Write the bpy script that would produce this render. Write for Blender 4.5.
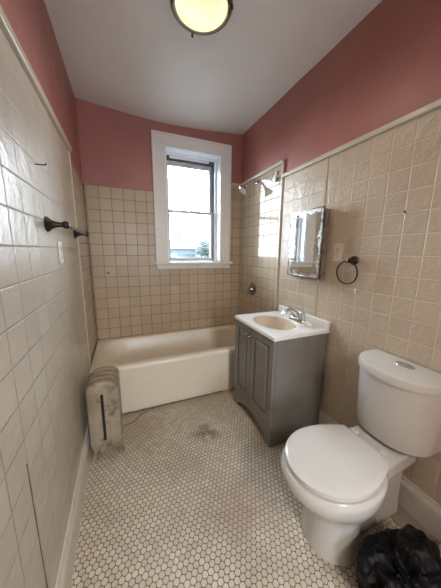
import bpy, bmesh, math, random
from mathutils import Vector, Matrix, noise

random.seed(4)
for o in list(bpy.data.objects):
    bpy.data.objects.remove(o)
SC = bpy.context.scene
COL = SC.collection
PI = math.pi

# room size: left wall X=0, right wall X=W, window wall Y=D, ceiling Z=H
W, D, H, FRONT = 1.56, 2.50, 2.53, -0.55
TUB_Y = 1.816

# ------------------------------------------------------------------ camera
F_PX, YAW, PITCH, ROLL = 233.07, 0.3928, 0.1819, 0.0101
cam = bpy.data.cameras.new('camera')
camo = bpy.data.objects.new('camera', cam)
COL.objects.link(camo)
fw = Vector((math.sin(YAW)*math.cos(PITCH), math.cos(YAW)*math.cos(PITCH), -math.sin(PITCH)))
rt = Vector((math.cos(YAW), -math.sin(YAW), 0))
up = rt.cross(fw)
cr, sr = math.cos(ROLL), math.sin(ROLL)
rt2, up2 = cr*rt+sr*up, cr*up-sr*rt
m = Matrix((rt2, up2, -fw)).transposed().to_4x4()
m.translation = Vector((0.2884, 0, 1.2899))
camo.matrix_world = m
cam.sensor_fit = 'VERTICAL'
cam.sensor_height = 24
cam.lens = F_PX/588*24
cam.clip_start = 0.02
cam.clip_end = 300
SC.camera = camo

# ------------------------------------------------------------------ light and exposure
SC.view_settings.view_transform = 'Standard'
SC.view_settings.look = 'None'
SC.view_settings.gamma = 1
SC.view_settings.use_curve_mapping = False
SC.view_settings.exposure = 0.36
SKY = 26.0
world = bpy.data.worlds.new('overcast_sky')
SC.world = world
world.use_nodes = True
wn = world.node_tree
wn.nodes['Background'].inputs[0].default_value = (0.77, 0.89, 1.0, 1)
wn.nodes['Background'].inputs[1].default_value = SKY


def lamp(name, kind, loc, energy, col, size=0.1, rot=(0, 0, 0), size_y=None):
    l = bpy.data.lights.new(name, kind)
    l.energy = energy
    l.color = col
    if kind == 'AREA':
        l.size = size
        if size_y:
            l.shape = 'RECTANGLE'
            l.size_y = size_y
    else:
        l.shadow_soft_size = size
    o = bpy.data.objects.new(name, l)
    o.location = loc
    o.rotation_euler = rot
    COL.objects.link(o)
    return o


# sampling portal in the window opening: it gives no light of its own, it guides the sky light in
po = lamp('window_portal', 'AREA', (1.016, 2.755, 1.73), 1, (1, 1, 1), 0.62, (math.radians(-90), 0, 0), 1.14)
po.data.cycles.is_portal = True
# bulb inside the ceiling lamp
for bi in range(5):
    ba_ = 2*PI*bi/5
    bl = lamp('lamp_bulb', 'SPOT', (0.712+0.055*math.cos(ba_), 1.298+0.055*math.sin(ba_), 2.416), 1.6, (1.0, 0.86, 0.68), 0.0)
    bl.data.spot_size = math.radians(172)
    bl.data.spot_blend = 0.7
# sky portal for an unseen hall window, added to brighten ceiling and walls
ph = lamp('hall_fill_portal', 'AREA', (0.70, -2.53, 1.45), 1, (1, 1, 1), 0.66, (math.radians(90), 0, 0), 1.1)
ph.data.cycles.is_portal = True
lamp('hall_fill_light', 'AREA', (0.72, -1.25, 2.25), 24, (1.0, 0.92, 0.82), 0.5, (math.radians(35), 0, 0))  # unseen lamp, added as warm fill from behind the camera

# ------------------------------------------------------------------ node helpers
class NT:
    def __init__(s, name):
        s.m = bpy.data.materials.new(name)
        s.m.use_nodes = True
        s.t = s.m.node_tree
        s.b = s.t.nodes['Principled BSDF']
        s.out = s.t.nodes['Material Output']

    def n(s, typ, **kw):
        q = s.t.nodes.new(typ)
        for k, v in kw.items():
            setattr(q, k, v)
        return q

    def L(s, a, b):
        s.t.links.new(a, b)

    def put(s, sock, v):
        if isinstance(v, bpy.types.NodeSocket):
            s.L(v, sock)
        else:
            sock.default_value = v

    def math(s, op, a, b=0.0, c=None, clamp=False):
        q = s.n('ShaderNodeMath', operation=op, use_clamp=clamp)
        s.put(q.inputs[0], a)
        s.put(q.inputs[1], b)
        if c is not None:
            s.put(q.inputs[2], c)
        return q.outputs[0]

    def vmath(s, op, a, b=(0, 0, 0)):
        q = s.n('ShaderNodeVectorMath', operation=op)
        s.put(q.inputs[0], a)
        if op != 'LENGTH' and op != 'ABSOLUTE':
            s.put(q.inputs[1], b)
        return q.outputs['Value'] if op in ('LENGTH', 'DISTANCE', 'DOT_PRODUCT') else q.outputs[0]

    def coord(s):
        return s.n('ShaderNodeTexCoord').outputs['Object']

    def noise(s, scale, detail=2, vec=None, rough=0.5, dist=0.0):
        q = s.n('ShaderNodeTexNoise')
        q.inputs['Scale'].default_value = scale
        q.inputs['Detail'].default_value = detail
        q.inputs['Roughness'].default_value = rough
        q.inputs['Distortion'].default_value = dist
        s.L(vec if vec else s.coord(), q.inputs['Vector'])
        return q.outputs['Fac']

    def ramp(s, fac, lo, hi, a=0.0, b=1.0):
        q = s.n('ShaderNodeMapRange', clamp=True, interpolation_type='SMOOTHSTEP')
        s.put(q.inputs[0], fac)
        q.inputs[1].default_value = lo
        q.inputs[2].default_value = hi
        s.put(q.inputs[3], a)
        s.put(q.inputs[4], b)
        return q.outputs[0]

    def mix(s, f, a, b):
        q = s.n('ShaderNodeMix', data_type='RGBA')
        s.put(q.inputs[0], f)
        for i, v in ((6, a), (7, b)):
            if isinstance(v, tuple) and len(v) == 3:
                v = (*v, 1)
            s.put(q.inputs[i], v)
        return q.outputs[2]

    def bump(s, h, strength, dist=0.01, prev=None):
        q = s.n('ShaderNodeBump')
        q.inputs['Strength'].default_value = strength
        q.inputs['Distance'].default_value = dist
        s.L(h, q.inputs['Height'])
        if prev:
            s.L(prev, q.inputs['Normal'])
        return q.outputs[0]

    def base(s, c):
        s.put(s.b.inputs['Base Color'], (*c, 1) if isinstance(c, tuple) and len(c) == 3 else c)

    def set(s, **kw):
        for k, v in kw.items():
            s.put(s.b.inputs[k.replace('_', ' ')], v)


def plain(name, col, rough=0.4, metal=0.0, var=0.06, scale=12, bump=0.0, bscale=60, coat=0.0):
    """painted / glazed / metal surface with slight procedural variation"""
    t = NT(name)
    f = t.noise(scale, 3)
    dark = tuple(c*(1-var*2) for c in col)
    light = tuple(min(1, c*(1+var)) for c in col)
    t.base(t.mix(t.ramp(f, 0.3, 0.7), dark, light))
    t.set(Roughness=rough, Metallic=metal)
    if coat:
        t.b.inputs['Coat Weight'].default_value = coat
        t.b.inputs['Coat Roughness'].default_value = 0.05
    if bump:
        t.L(t.bump(t.noise(bscale, 3), bump, 0.004), t.b.inputs['Normal'])
    return t.m


def tile_mat(name, ua, pitch, offu, offv, grout, tile, tile2, gcol, rough, emboss, escale, spots=(), gdirt=0.0, wob=0.0, pitchv=None, spec=0.5, lip=0.35):
    """square wall tiles in the plane (ua, Z)"""
    t = NT(name)
    sep = t.n('ShaderNodeSeparateXYZ')
    co = t.coord()
    t.L(co, sep.inputs[0])
    u, v = sep.outputs[ua], sep.outputs[2]
    if wob:
        wn_ = t.math('MULTIPLY', t.math('SUBTRACT', t.noise(2.2, 1), 0.5), wob)
        v = t.math('ADD', v, wn_)
    us = t.math('DIVIDE', t.math('ADD', u, 10*pitch-offu), pitch)
    pv = pitchv or pitch
    vs = t.math('DIVIDE', t.math('ADD', v, 30*pv-offv), pv)
    fu, fv = t.math('FRACT', us), t.math('FRACT', vs)
    du = t.math('SUBTRACT', 0.5, t.math('ABSOLUTE', t.math('SUBTRACT', fu, 0.5)))
    dv = t.math('SUBTRACT', 0.5, t.math('ABSOLUTE', t.math('SUBTRACT', fv, 0.5)))
    dd = t.math('MULTIPLY', t.math('MINIMUM', du, dv), pitch)
    mask = t.ramp(dd, grout*0.5, grout*1.0)            # 0 in the joint, 1 on the tile
    edge = t.ramp(dd, grout*0.4, grout*1.3)
    comb = t.n('ShaderNodeCombineXYZ')
    t.L(t.math('FLOOR', us), comb.inputs[0])
    t.L(t.math('FLOOR', vs), comb.inputs[1])
    wnz = t.n('ShaderNodeTexWhiteNoise', noise_dimensions='2D')
    t.L(comb.outputs[0], wnz.inputs['Vector'])
    cn = t.math('ADD', t.math('MULTIPLY', t.noise(3.0, 4), 0.6), t.math('MULTIPLY', wnz.outputs['Value'], 0.4))
    tc = t.mix(t.ramp(cn, 0.25, 0.75), tile, tile2)
    gc = gcol
    if gdirt:
        gc = t.mix(t.ramp(t.noise(5, 4), 0.35, 0.65, 0, gdirt), gcol, tuple(x*0.45 for x in gcol))
    c = t.mix(mask, gc, tc)
    for (a, b, r, col) in spots:
        ctr = [0, 0, b]
        ctr[ua] = a
        comb2 = t.n('ShaderNodeCombineXYZ')
        t.L(sep.outputs[ua], comb2.inputs[ua])
        t.L(sep.outputs[2], comb2.inputs[2])
        d = t.vmath('DISTANCE', comb2.outputs[0], tuple(ctr))
        d = t.math('ADD', d, t.math('MULTIPLY', t.math('SUBTRACT', t.noise(40, 3), 0.5), r*1.0))
        c = t.mix(t.ramp(d, r*0.6, r*1.2, 0.75, 0.0), c, col)
    t.base(c)
    t.set(Roughness=t.ramp(mask, 0, 1, 0.75, rough))
    nb = t.bump(edge, lip, 0.002)
    if emboss:
        q = t.noise(escale, 2, dist=0.8)
        q2 = t.noise(escale*0.35, 2)
        nb = t.bump(t.math('ADD', q, q2), emboss, 0.006, nb)
    t.L(nb, t.b.inputs['Normal'])
    t.b.inputs['Specular IOR Level'].default_value = spec
    return t.m


def floor_mat():
    t = NT('hexagon_mosaic')
    s = 0.025
    co = t.coord()
    rep = (1, math.sqrt(3), 1)
    half = (0.5, math.sqrt(3)/2, 0)
    sep0 = t.n('ShaderNodeSeparateXYZ')
    t.L(co, sep0.inputs[0])
    cb = t.n('ShaderNodeCombineXYZ')
    t.L(sep0.outputs[0], cb.inputs[0])
    t.L(sep0.outputs[1], cb.inputs[1])
    flat = cb.outputs[0]
    q = t.n('ShaderNodeVectorMath', operation='SCALE')
    t.L(flat, q.inputs[0])
    q.inputs['Scale'].default_value = 1/s
    p = t.vmath('ADD', q.outputs[0], (100+0.25, 100*rep[1]+0.2, 0.5))
    a = t.vmath('SUBTRACT', t.vmath('MODULO', p, rep), half)
    b = t.vmath('SUBTRACT', t.vmath('MODULO', t.vmath('ADD', p, half), rep), half)
    cmb = []
    for v in (a, b):
        z = t.vmath('MULTIPLY', v, (1, 1, 0))
        cmb.append(z)
    la, lb = t.vmath('LENGTH', cmb[0]), t.vmath('LENGTH', cmb[1])
    sel = t.math('LESS_THAN', lb, la)
    mv = t.n('ShaderNodeMix', data_type='VECTOR')
    t.L(sel, mv.inputs[0])
    t.L(cmb[0], mv.inputs[4])
    t.L(cmb[1], mv.inputs[5])
    h = mv.outputs[1]
    cell = t.vmath('SUBTRACT', p, h)
    sp = t.n('ShaderNodeSeparateXYZ')
    t.L(t.vmath('ABSOLUTE', h), sp.inputs[0])
    ax, ay = sp.outputs[0], sp.outputs[1]
    hd = t.math('MAXIMUM', ax, t.math('ADD', t.math('MULTIPLY', ax, 0.5), t.math('MULTIPLY', ay, 0.8660254)))
    d = t.math('ADD', t.math('MULTIPLY', hd, 0.7), t.math('MULTIPLY', t.vmath('LENGTH', h), 0.3))
    mask = t.ramp(d, 0.425, 0.475, 1, 0)
    wnz = t.n('ShaderNodeTexWhiteNoise', noise_dimensions='3D')
    t.L(t.vmath('MULTIPLY', t.n('ShaderNodeVectorMath').outputs[0] if False else cell, (2, 1.1547, 0)), wnz.inputs['Vector'])
    # round the cell id so that it is constant over a tile
    rd = t.vmath('ADD', t.vmath('MULTIPLY', cell, (2, 2/rep[1], 0)), (0.5, 0.5, 0.5))
    fl = t.n('ShaderNodeVectorMath', operation='FLOOR')
    t.L(rd, fl.inputs[0])
    t.L(fl.outputs[0], wnz.inputs['Vector'])
    val = wnz.outputs['Value']
    big = t.noise(2.6, 4)
    tc = t.mix(t.math('MULTIPLY', val, 0.8), (0.74, 0.68, 0.57), (0.57, 0.51, 0.41))
    tc = t.mix(t.ramp(big, 0.45, 0.75, 0, 0.55), tc, (0.46, 0.38, 0.29))
    gc = t.mix(t.ramp(t.noise(4, 3), 0.35, 0.65), (0.085, 0.062, 0.045), (0.15, 0.115, 0.08))

    def blob(col, cx, cy, r0, r1, amt, nscale=18, namp=0.6, mult=None):
        nonlocal tc, gc
        dd = t.vmath('DISTANCE', flat, (cx, cy, 0))
        dd = t.math('ADD', dd, t.math('MULTIPLY', t.math('SUBTRACT', t.noise(nscale, 4), 0.5), r1*namp*2))
        f = t.ramp(dd, r0, r1, amt, 0)
        tc = t.mix(f, tc, col)
        gc = t.mix(f, gc, tuple(x*0.4 for x in col))
    blob((0.36, 0.27, 0.17), 0.28, 1.62, 0.05, 0.40, 0.55)
    blob((0.36, 0.28, 0.19), 0.85, 1.75, 0.0, 0.35, 0.5)
    blob((0.42, 0.32, 0.25), 0.74, 0.86, 0.0, 0.32, 0.75, 9)
    blob((0.10, 0.075, 0.06), 0.735, 1.41, -0.02, 0.10, 0.75, 16, 0.9)
    blob((0.12, 0.09, 0.07), 0.81, 1.36, -0.02, 0.085, 0.8, 16, 1.0)
    blob((0.06, 0.05, 0.04), 0.64, 1.345, 0.003, 0.007, 0.9, 30, 0.3)
    blob((0.30, 0.22, 0.15), 1.45, 0.72, 0.05, 0.40, 0.75)
    blob((0.30, 0.23, 0.15), 1.10, 0.55, 0.10, 0.19, 0.5)
    # brown line of dirt along the tub
    edge = t.math('ADD', sep0.outputs[1], t.math('MULTIPLY', t.noise(9, 4), 0.08))
    ef = t.ramp(edge, TUB_Y-0.06, TUB_Y+0.05, 0, 0.8)
    tc = t.mix(ef, tc, (0.36, 0.27, 0.18))
    # sparse black specks
    vo = t.n('ShaderNodeTexVoronoi')
    vo.inputs['Scale'].default_value = 14
    t.L(flat, vo.inputs['Vector'])
    spk = t.ramp(vo.outputs['Distance'], 0.03, 0.06, 0.8, 0)
    col = t.mix(mask, gc, tc)
    col = t.mix(spk, col, (0.12, 0.09, 0.07))
    t.base(col)
    t.set(Roughness=t.ramp(mask, 0, 1, 0.85, t.ramp(big, 0.3, 0.7, 0.33, 0.5)))
    t.L(t.bump(mask, 0.5, 0.0015), t.b.inputs['Normal'])
    return t.m


def pink_mat():
    t = NT('pink_wall_paint')
    c = t.mix(t.ramp(t.noise(1.7, 5), 0.35, 0.7), (0.38, 0.145, 0.122), (0.45, 0.18, 0.150))
    t.base(c)
    t.set(Roughness=0.42)
    nb = t.bump(t.noise(30, 4), 0.45, 0.006)
    nb = t.bump(t.noise(3.5, 2), 0.35, 0.03, nb)
    t.L(nb, t.b.inputs['Normal'])
    return t.m


def ceiling_mat():
    t = NT('ceiling_plaster')
    c = t.mix(t.ramp(t.noise(1.5, 4), 0.35, 0.7), (0.84, 0.83, 0.82), (0.90, 0.89, 0.88))
    t.base(c)
    t.set(Roughness=0.38)
    nb = t.bump(t.noise(90, 3), 0.10, 0.003)
    nb = t.bump(t.noise(3, 3), 0.35, 0.03, nb)
    t.L(nb, t.b.inputs['Normal'])
    return t.m


def worn_white(name, col, brown, amount=0.5, rough=0.35, scale=9):
    t = NT(name)
    f = t.noise(scale, 5, rough=0.65)
    t.base(t.mix(t.ramp(f, 0.58, 0.75, 0, amount), col, brown))
    t.set(Roughness=rough)
    t.L(t.bump(t.noise(40, 4), 0.18, 0.003), t.b.inputs['Normal'])
    return t.m


def glass_mat():
    t = NT('window_glass')
    tr = t.n('ShaderNodeBsdfTransparent')
    gl = t.n('ShaderNodeBsdfGlossy')
    gl.inputs['Roughness'].default_value = 0.02
    fr = t.n('ShaderNodeFresnel')
    fr.inputs['IOR'].default_value = 1.45
    mx = t.n('ShaderNodeMixShader')
    t.L(fr.outputs[0], mx.inputs[0])
    t.L(tr.outputs[0], mx.inputs[1])
    t.L(gl.outputs[0], mx.inputs[2])
    t.L(mx.outputs[0], t.out.inputs['Surface'])
    return t.m


def lamp_glass():
    t = NT('lit_frosted_glass')
    em = t.n('ShaderNodeEmission')
    em.inputs['Color'].default_value = (1.0, 0.88, 0.55, 1)
    t.put(em.inputs['Strength'], t.ramp(t.noise(9, 2), 0.3, 0.7, 0.95, 1.2))
    tr = t.n('ShaderNodeBsdfTransparent')
    gl = t.n('ShaderNodeBsdfGlossy')
    gl.inputs['Roughness'].default_value = 0.15
    m1 = t.n('ShaderNodeMixShader')
    m1.inputs[0].default_value = 0.08
    t.L(em.outputs[0], m1.inputs[1])
    t.L(tr.outputs[0], m1.inputs[2])
    m2 = t.n('ShaderNodeMixShader')
    m2.inputs[0].default_value = 0.03
    t.L(m1.outputs[0], m2.inputs[1])
    t.L(gl.outputs[0], m2.inputs[2])
    t.L(m2.outputs[0], t.out.inputs['Surface'])
    return t.m


def mirror_mat(cy, cz, hy, hz):
    t = NT('corroded_mirror')
    sep = t.n('ShaderNodeSeparateXYZ')
    t.L(t.coord(), sep.inputs[0])
    dy = t.math('SUBTRACT', hy, t.math('ABSOLUTE', t.math('SUBTRACT', sep.outputs[1], cy)))
    dz = t.math('SUBTRACT', hz, t.math('ABSOLUTE', t.math('SUBTRACT', sep.outputs[2], cz)))
    d = t.math('MINIMUM', dy, dz)
    n = t.math('MULTIPLY', t.math('SUBTRACT', t.noise(22, 6, rough=0.75), 0.5), 0.22)
    f = t.ramp(t.math('ADD', d, n), -0.005, 0.035, 0.85, 0.0)
    speck = t.ramp(t.noise(45, 5, rough=0.75), 0.58, 0.68, 0, 0.7)
    f = t.math('MAXIMUM', f, speck)
    rust = t.mix(t.ramp(t.noise(70, 4), 0.4, 0.6), (0.16, 0.14, 0.12), (0.30, 0.27, 0.24))
    t.base(t.mix(f, (0.86, 0.87, 0.86), rust))
    t.set(Metallic=t.ramp(f, 0, 1, 1.0, 0.25), Roughness=t.ramp(f, 0, 1, 0.02, 0.45))
    return t.m


M = dict(
    pink=pink_mat(), ceiling=ceiling_mat(), floor=floor_mat(),
    back=tile_mat('alcove_tile_back', 0, 0.1033, 0.013, 1.858, 0.0028, (0.52, 0.40, 0.27), (0.465, 0.35, 0.23), (0.25, 0.165, 0.10), 0.36, 0.06, 9,
                  spots=((0.148, 1.072, 0.014, (0.13, 0.09, 0.07)),), gdirt=0.7),
    side=tile_mat('alcove_tile_side', 1, 0.1033, D, 1.858, 0.0026, (0.58, 0.49, 0.375), (0.52, 0.43, 0.32), (0.25, 0.19, 0.13), 0.09, 0.05, 6, gdirt=0.5, spec=0.14),
    rboard=tile_mat('embossed_tile_board', 1, 0.1025, 0.751, 1.893, 0.0036, (0.58, 0.475, 0.355), (0.53, 0.43, 0.32), (0.65, 0.565, 0.45), 0.33, 0.55, 42, lip=0.7, gdirt=0.25, wob=0.006),
    lboard=tile_mat('glossy_tile_board', 1, 0.1150, 0.841, 1.827, 0.0034, (0.58, 0.53, 0.45), (0.53, 0.48, 0.40), (0.38, 0.33, 0.26), 0.27, 0.26, 26, lip=0.45, gdirt=0.3, pitchv=0.1058),
    trim=worn_white('cream_tile_trim', (0.60, 0.54, 0.44), (0.30, 0.20, 0.13), 0.6, 0.3, 12),
    whitetrim=worn_white('painted_wood_trim', (0.80, 0.75, 0.70), (0.42, 0.33, 0.25), 0.35, 0.35, 7),
    basewood=worn_white('baseboard_paint', (0.72, 0.67, 0.59), (0.34, 0.26, 0.19), 0.5, 0.32, 6),
    jamb=worn_white('window_jamb_paint', (0.84, 0.87, 0.90), (0.5, 0.5, 0.5), 0.2, 0.35, 9),
    sash=plain('vinyl_sash', (0.62, 0.64, 0.66), 0.35),
    track=plain('dark_window_track', (0.10, 0.10, 0.10), 0.5),
    glass=glass_mat(),
    lampglass=lamp_glass(),
    bronze=plain('dark_bronze', (0.06, 0.045, 0.035), 0.35, 0.7),
    nickel=plain('lamp_rim_metal', (0.16, 0.12, 0.095), 0.32, 0.8),
    tub=worn_white('tub_enamel', (0.80, 0.72, 0.59), (0.50, 0.38, 0.25), 0.25, 0.30, 4),
    dullchrome=plain('worn_chrome', (0.36, 0.35, 0.34), 0.22, 1.0, var=0.15, scale=30),
    chrome=plain('chrome', (0.68, 0.69, 0.70), 0.17, 1.0, var=0.02),
    black=plain('oil_rubbed_black', (0.008, 0.007, 0.006), 0.42, 0.0),
    blackbar=plain('rubbed_bar_metal', (0.10, 0.095, 0.09), 0.22, 0.8),
    grey=plain('grey_cabinet_paint', (0.215, 0.198, 0.180), 0.38, var=0.04, scale=4),
    dark=plain('dark_gap', (0.015, 0.013, 0.012), 0.8),
    counter=plain('cultured_marble', (0.86, 0.85, 0.83), 0.18, var=0.02, scale=5),
    porcelain=plain('toilet_porcelain', (0.62, 0.60, 0.565), 0.14, var=0.02, scale=3),
    seat=plain('toilet_seat_plastic', (0.66, 0.645, 0.62), 0.2, var=0.015, scale=3),
    plastic=plain('ivory_outlet_plastic', (0.76, 0.71, 0.62), 0.35),
    whitecap=plain('white_plastic', (0.92, 0.91, 0.88), 0.35),
    bag=plain('black_plastic_film', (0.0018, 0.0018, 0.002), 0.55, var=0.3, bump=0.12, bscale=25),
    bagwhite=plain('white_plastic_film', (0.75, 0.77, 0.80), 0.4, bump=0.2, bscale=30),
    cabmetal=plain('cabinet_side_metal', (0.42, 0.37, 0.32), 0.35, 0.6, var=0.2, scale=20),
    steel=plain('mirror_frame_metal', (0.30, 0.28, 0.26), 0.25, 0.9, var=0.3, scale=40),
    caulk=plain('dirty_caulk', (0.16, 0.12, 0.09), 0.7, var=0.3, scale=30),
    ground=plain('pale_ground', (0.035, 0.042, 0.042), 0.9),
    housewall=plain('pale_siding', (0.032, 0.046, 0.050), 0.8),
    houseroof=plain('pale_roof', (0.048, 0.054, 0.057), 0.8),
    housepane=plain('house_pane', (0.010, 0.017, 0.02), 0.3),
    leaf=plain('pale_foliage', (0.020, 0.034, 0.034), 0.8, var=0.3, scale=2),
    ink=plain('faded_blue_ink', (0.10, 0.14, 0.20), 0.6),
)


def rad_mat():
    t = NT('dirty_radiator_paint')
    f = t.noise(14, 6, rough=0.7)
    c = t.mix(t.ramp(t.noise(5, 4), 0.35, 0.7), (0.38, 0.32, 0.235), (0.28, 0.22, 0.15))
    c = t.mix(t.ramp(f, 0.50, 0.64, 0, 0.8), c, (0.16, 0.10, 0.06))
    t.base(c)
    t.set(Roughness=0.42)
    t.L(t.bump(f, 0.35, 0.004), t.b.inputs['Normal'])
    return t.m


M['rad'] = rad_mat()
M['bag'].node_tree.nodes['Principled BSDF'].inputs['Specular IOR Level'].default_value = 0.25
M['strip'] = worn_white('tan_floor_strip', (0.34, 0.28, 0.21), (0.14, 0.10, 0.07), 0.7, 0.5, 11)

# ------------------------------------------------------------------ mesh helpers
def nb():
    return bmesh.new()


def box(bm, x0, x1, y0, y1, z0, z1):
    vs = [bm.verts.new((x, y, z)) for z in (z0, z1) for y in (y0, y1) for x in (x0, x1)]
    for f in ((0, 2, 3, 1), (4, 5, 7, 6), (0, 1, 5, 4), (2, 6, 7, 3), (0, 4, 6, 2), (1, 3, 7, 5)):
        bm.faces.new([vs[i] for i in f])
    return vs


def loft(bm, loops, cap0=True, cap1=True, close=True):
    R = [[bm.verts.new(p) for p in lp] for lp in loops]
    n = len(R[0])
    for a, b in zip(R, R[1:]):
        for i in range(n if close else n-1):
            j = (i+1) % n
            bm.faces.new((a[i], a[j], b[j], b[i]))
    if cap0:
        bm.faces.new(R[0][::-1])
    if cap1:
        bm.faces.new(R[-1])
    return R


def frame_for(d):
    d = Vector(d).normalized()
    a = Vector((0, 0, 1)) if abs(d.z) < 0.9 else Vector((1, 0, 0))
    u = d.cross(a).normalized()
    return u, d.cross(u).normalized(), d


def lathe(bm, prof, org, axis, seg=24, cap=True):
    """prof: (distance along axis, radius)"""
    u, v, d = frame_for(axis)
    org = Vector(org)
    loops = [[org+d*t+(u*math.cos(2*PI*i/seg)+v*math.sin(2*PI*i/seg))*r for i in range(seg)] for t, r in prof]
    loft(bm, loops, cap, cap)


def tube(bm, pts, r, seg=12):
    pts = [Vector(p) for p in pts]
    loops = []
    for i, p in enumerate(pts):
        d = (pts[min(i+1, len(pts)-1)]-pts[max(i-1, 0)])
        u, v, d = frame_for(d)
        if i and (u.dot(pu) < 0):
            u, v = -u, -v
        if i:
            u = (pu-d*pu.dot(d)).normalized()
            v = d.cross(u)
        pu = u
        rr = r[i] if isinstance(r, (list, tuple)) else r
        loops.append([p+(u*math.cos(2*PI*k/seg)+v*math.sin(2*PI*k/seg))*rr for k in range(seg)])
    loft(bm, loops)


def torus(bm, c, axis, R, r, seg=40, s2=10):
    u, v, d = frame_for(axis)
    c = Vector(c)
    rings = []
    for i in range(seg):
        a = 2*PI*i/seg
        e = u*math.cos(a)+v*math.sin(a)
        rings.append([bm.verts.new(c+e*(R+r*math.cos(2*PI*k/s2))+d*r*math.sin(2*PI*k/s2)) for k in range(s2)])
    for i in range(seg):
        A, B = rings[i], rings[(i+1) % seg]
        for k in range(s2):
            l = (k+1) % s2
            bm.faces.new((A[k], A[l], B[l], B[k]))


def obj(name, bm, mat, parent=None, smooth=False, bevel=0.0, bseg=2, origin=None, sub=0):
    bmesh.ops.recalc_face_normals(bm, faces=bm.faces)
    org = origin
    if parent is not None:
        q = parent
        org = Vector((0, 0, 0))
        while q is not None:
            org += q.location
            q = q.parent
    if org is not None:
        bm.transform(Matrix.Translation(-Vector(org)))
    me = bpy.data.meshes.new(name)
    bm.to_mesh(me)
    bm.free()
    me.materials.append(mat)
    o = bpy.data.objects.new(name, me)
    COL.objects.link(o)
    if parent is not None:
        o.parent = parent
    elif origin is not None:
        o.location = origin
    if bevel:
        b = o.modifiers.new('bevel', 'BEVEL')
        b.width = bevel
        b.segments = bseg
        b.limit_method = 'ANGLE'
        b.angle_limit = math.radians(35)
    if sub:
        s = o.modifiers.new('sub', 'SUBSURF')
        s.levels = s.render_levels = sub
    if smooth:
        for p in me.polygons:
            p.use_smooth = True
        me.set_sharp_from_angle(angle=math.radians(40))
    elif bevel:
        for p in me.polygons:
            p.use_smooth = True
        me.set_sharp_from_angle(angle=math.radians(30))
    return o


def thing(name, label, cat, loc, group=None):
    o = bpy.data.objects.new(name, None)
    COL.objects.link(o)
    o.location = loc
    o.empty_display_size = 0.05
    o['label'] = label
    o['category'] = cat
    if group:
        o['group'] = group
    return o


def tag(o, label, cat, group=None):
    o['label'] = label
    o['category'] = cat
    if group:
        o['group'] = group
    return o


def struct(name, bm, mat, parent=None, **kw):
    o = obj(name, bm, mat, parent, **kw)
    if parent is None:
        o['kind'] = 'structure'
    return o


def bx(*a):
    b = nb()
    box(b, *a)
    return b


# ------------------------------------------------------------------ structure
T = 0.10
struct('floor', bx(-T, W+T, FRONT-2.0, D+T, -0.12, 0), M['floor'])

b = nb()                                       # ceiling, sagging a little towards the window wall
nx, ny = 16, 34
grid = []
for j in range(ny+1):
    row = []
    for i in range(nx+1):
        x, y = -T+(W+2*T)*i/nx, FRONT-T+(D+2*T-FRONT)*j/ny
        s = max(0, min(1, x/W))
        sag = 0.045*math.sin(PI*s)**1.2*max(0, (y-1.6)/0.9)**1.5
        z = H-sag+0.004*noise.noise(Vector((x*3, y*3, 0)))
        row.append(b.verts.new((x, y, z)))
    grid.append(row)
for j in range(ny):
    for i in range(nx):
        b.faces.new((grid[j][i], grid[j][i+1], grid[j+1][i+1], grid[j+1][i]))
r = bmesh.ops.extrude_face_region(b, geom=b.faces[:])
for v in r['geom']:
    if isinstance(v, bmesh.types.BMVert):
        v.co.z = H+0.1
struct('ceiling', b, M['ceiling'], smooth=True)

struct('wall_left', bx(-T, -0.004, FRONT-2.0, D, 0, H+0.08), M['pink'])
struct('wall_right', bx(W+0.004, W+T, FRONT-2.0, D, 0, H+0.08), M['pink'])

# window wall with its opening
OX0, OX1, OZ0, OZ1 = 0.722, 1.313, 1.172, 2.285
b = nb()
for q in ((-T, OX0, 0, H+0.08), (OX1, W+T, 0, H+0.08), (OX0, OX1, 0, OZ0), (OX0, OX1, OZ1, H+0.08)):
    box(b, q[0], q[1], D+0.002, D+0.26, q[2], q[3])
struct('wall_back', b, M['pink'])

# wall behind the photographer with a doorway
DX0, DX1, DZ = 0.25, 1.05, 2.05
b = nb()
for q in ((-T, DX0, 0, H+0.08), (DX1, W+T, 0, H+0.08), (DX0, DX1, DZ, H+0.08)):
    box(b, q[0], q[1], FRONT-T, FRONT, q[2], q[3])
struct('wall_front', b, M['pink'])
b = nb()  # unseen hall wall, its opening added to let in fill daylight
for q in ((-T, 0.38, 0, H+0.08), (1.02, W+T, 0, H+0.08), (0.38, 1.02, 0, 0.92), (0.38, 1.02, 1.98, H+0.08)):
    box(b, q[0], q[1], FRONT-2.1, FRONT-2.0, q[2], q[3])
struct('wall_hall', b, M['ceiling'])
b = nb()
for q in ((0.38, 0.42, 0.92, 1.98), (0.98, 1.02, 0.92, 1.98), (0.42, 0.98, 0.92, 0.96), (0.42, 0.98, 1.94, 1.98), (0.42, 0.98, 1.43, 1.47)):
    box(b, q[0], q[1], FRONT-2.08, FRONT-2.02, q[2], q[3])
w2 = struct('hall_fill_window', b, M['sash'])  # made-up window, added so sky light fills the room from behind
obj('pane', bx(0.42, 0.98, FRONT-2.052, FRONT-2.048, 0.96, 1.94), M['glass'], w2)
b = nb()
box(b, -T, W+T, FRONT-2.0, FRONT-T, H, H+0.1)
struct('ceiling_hall', b, M['ceiling'])

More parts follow.
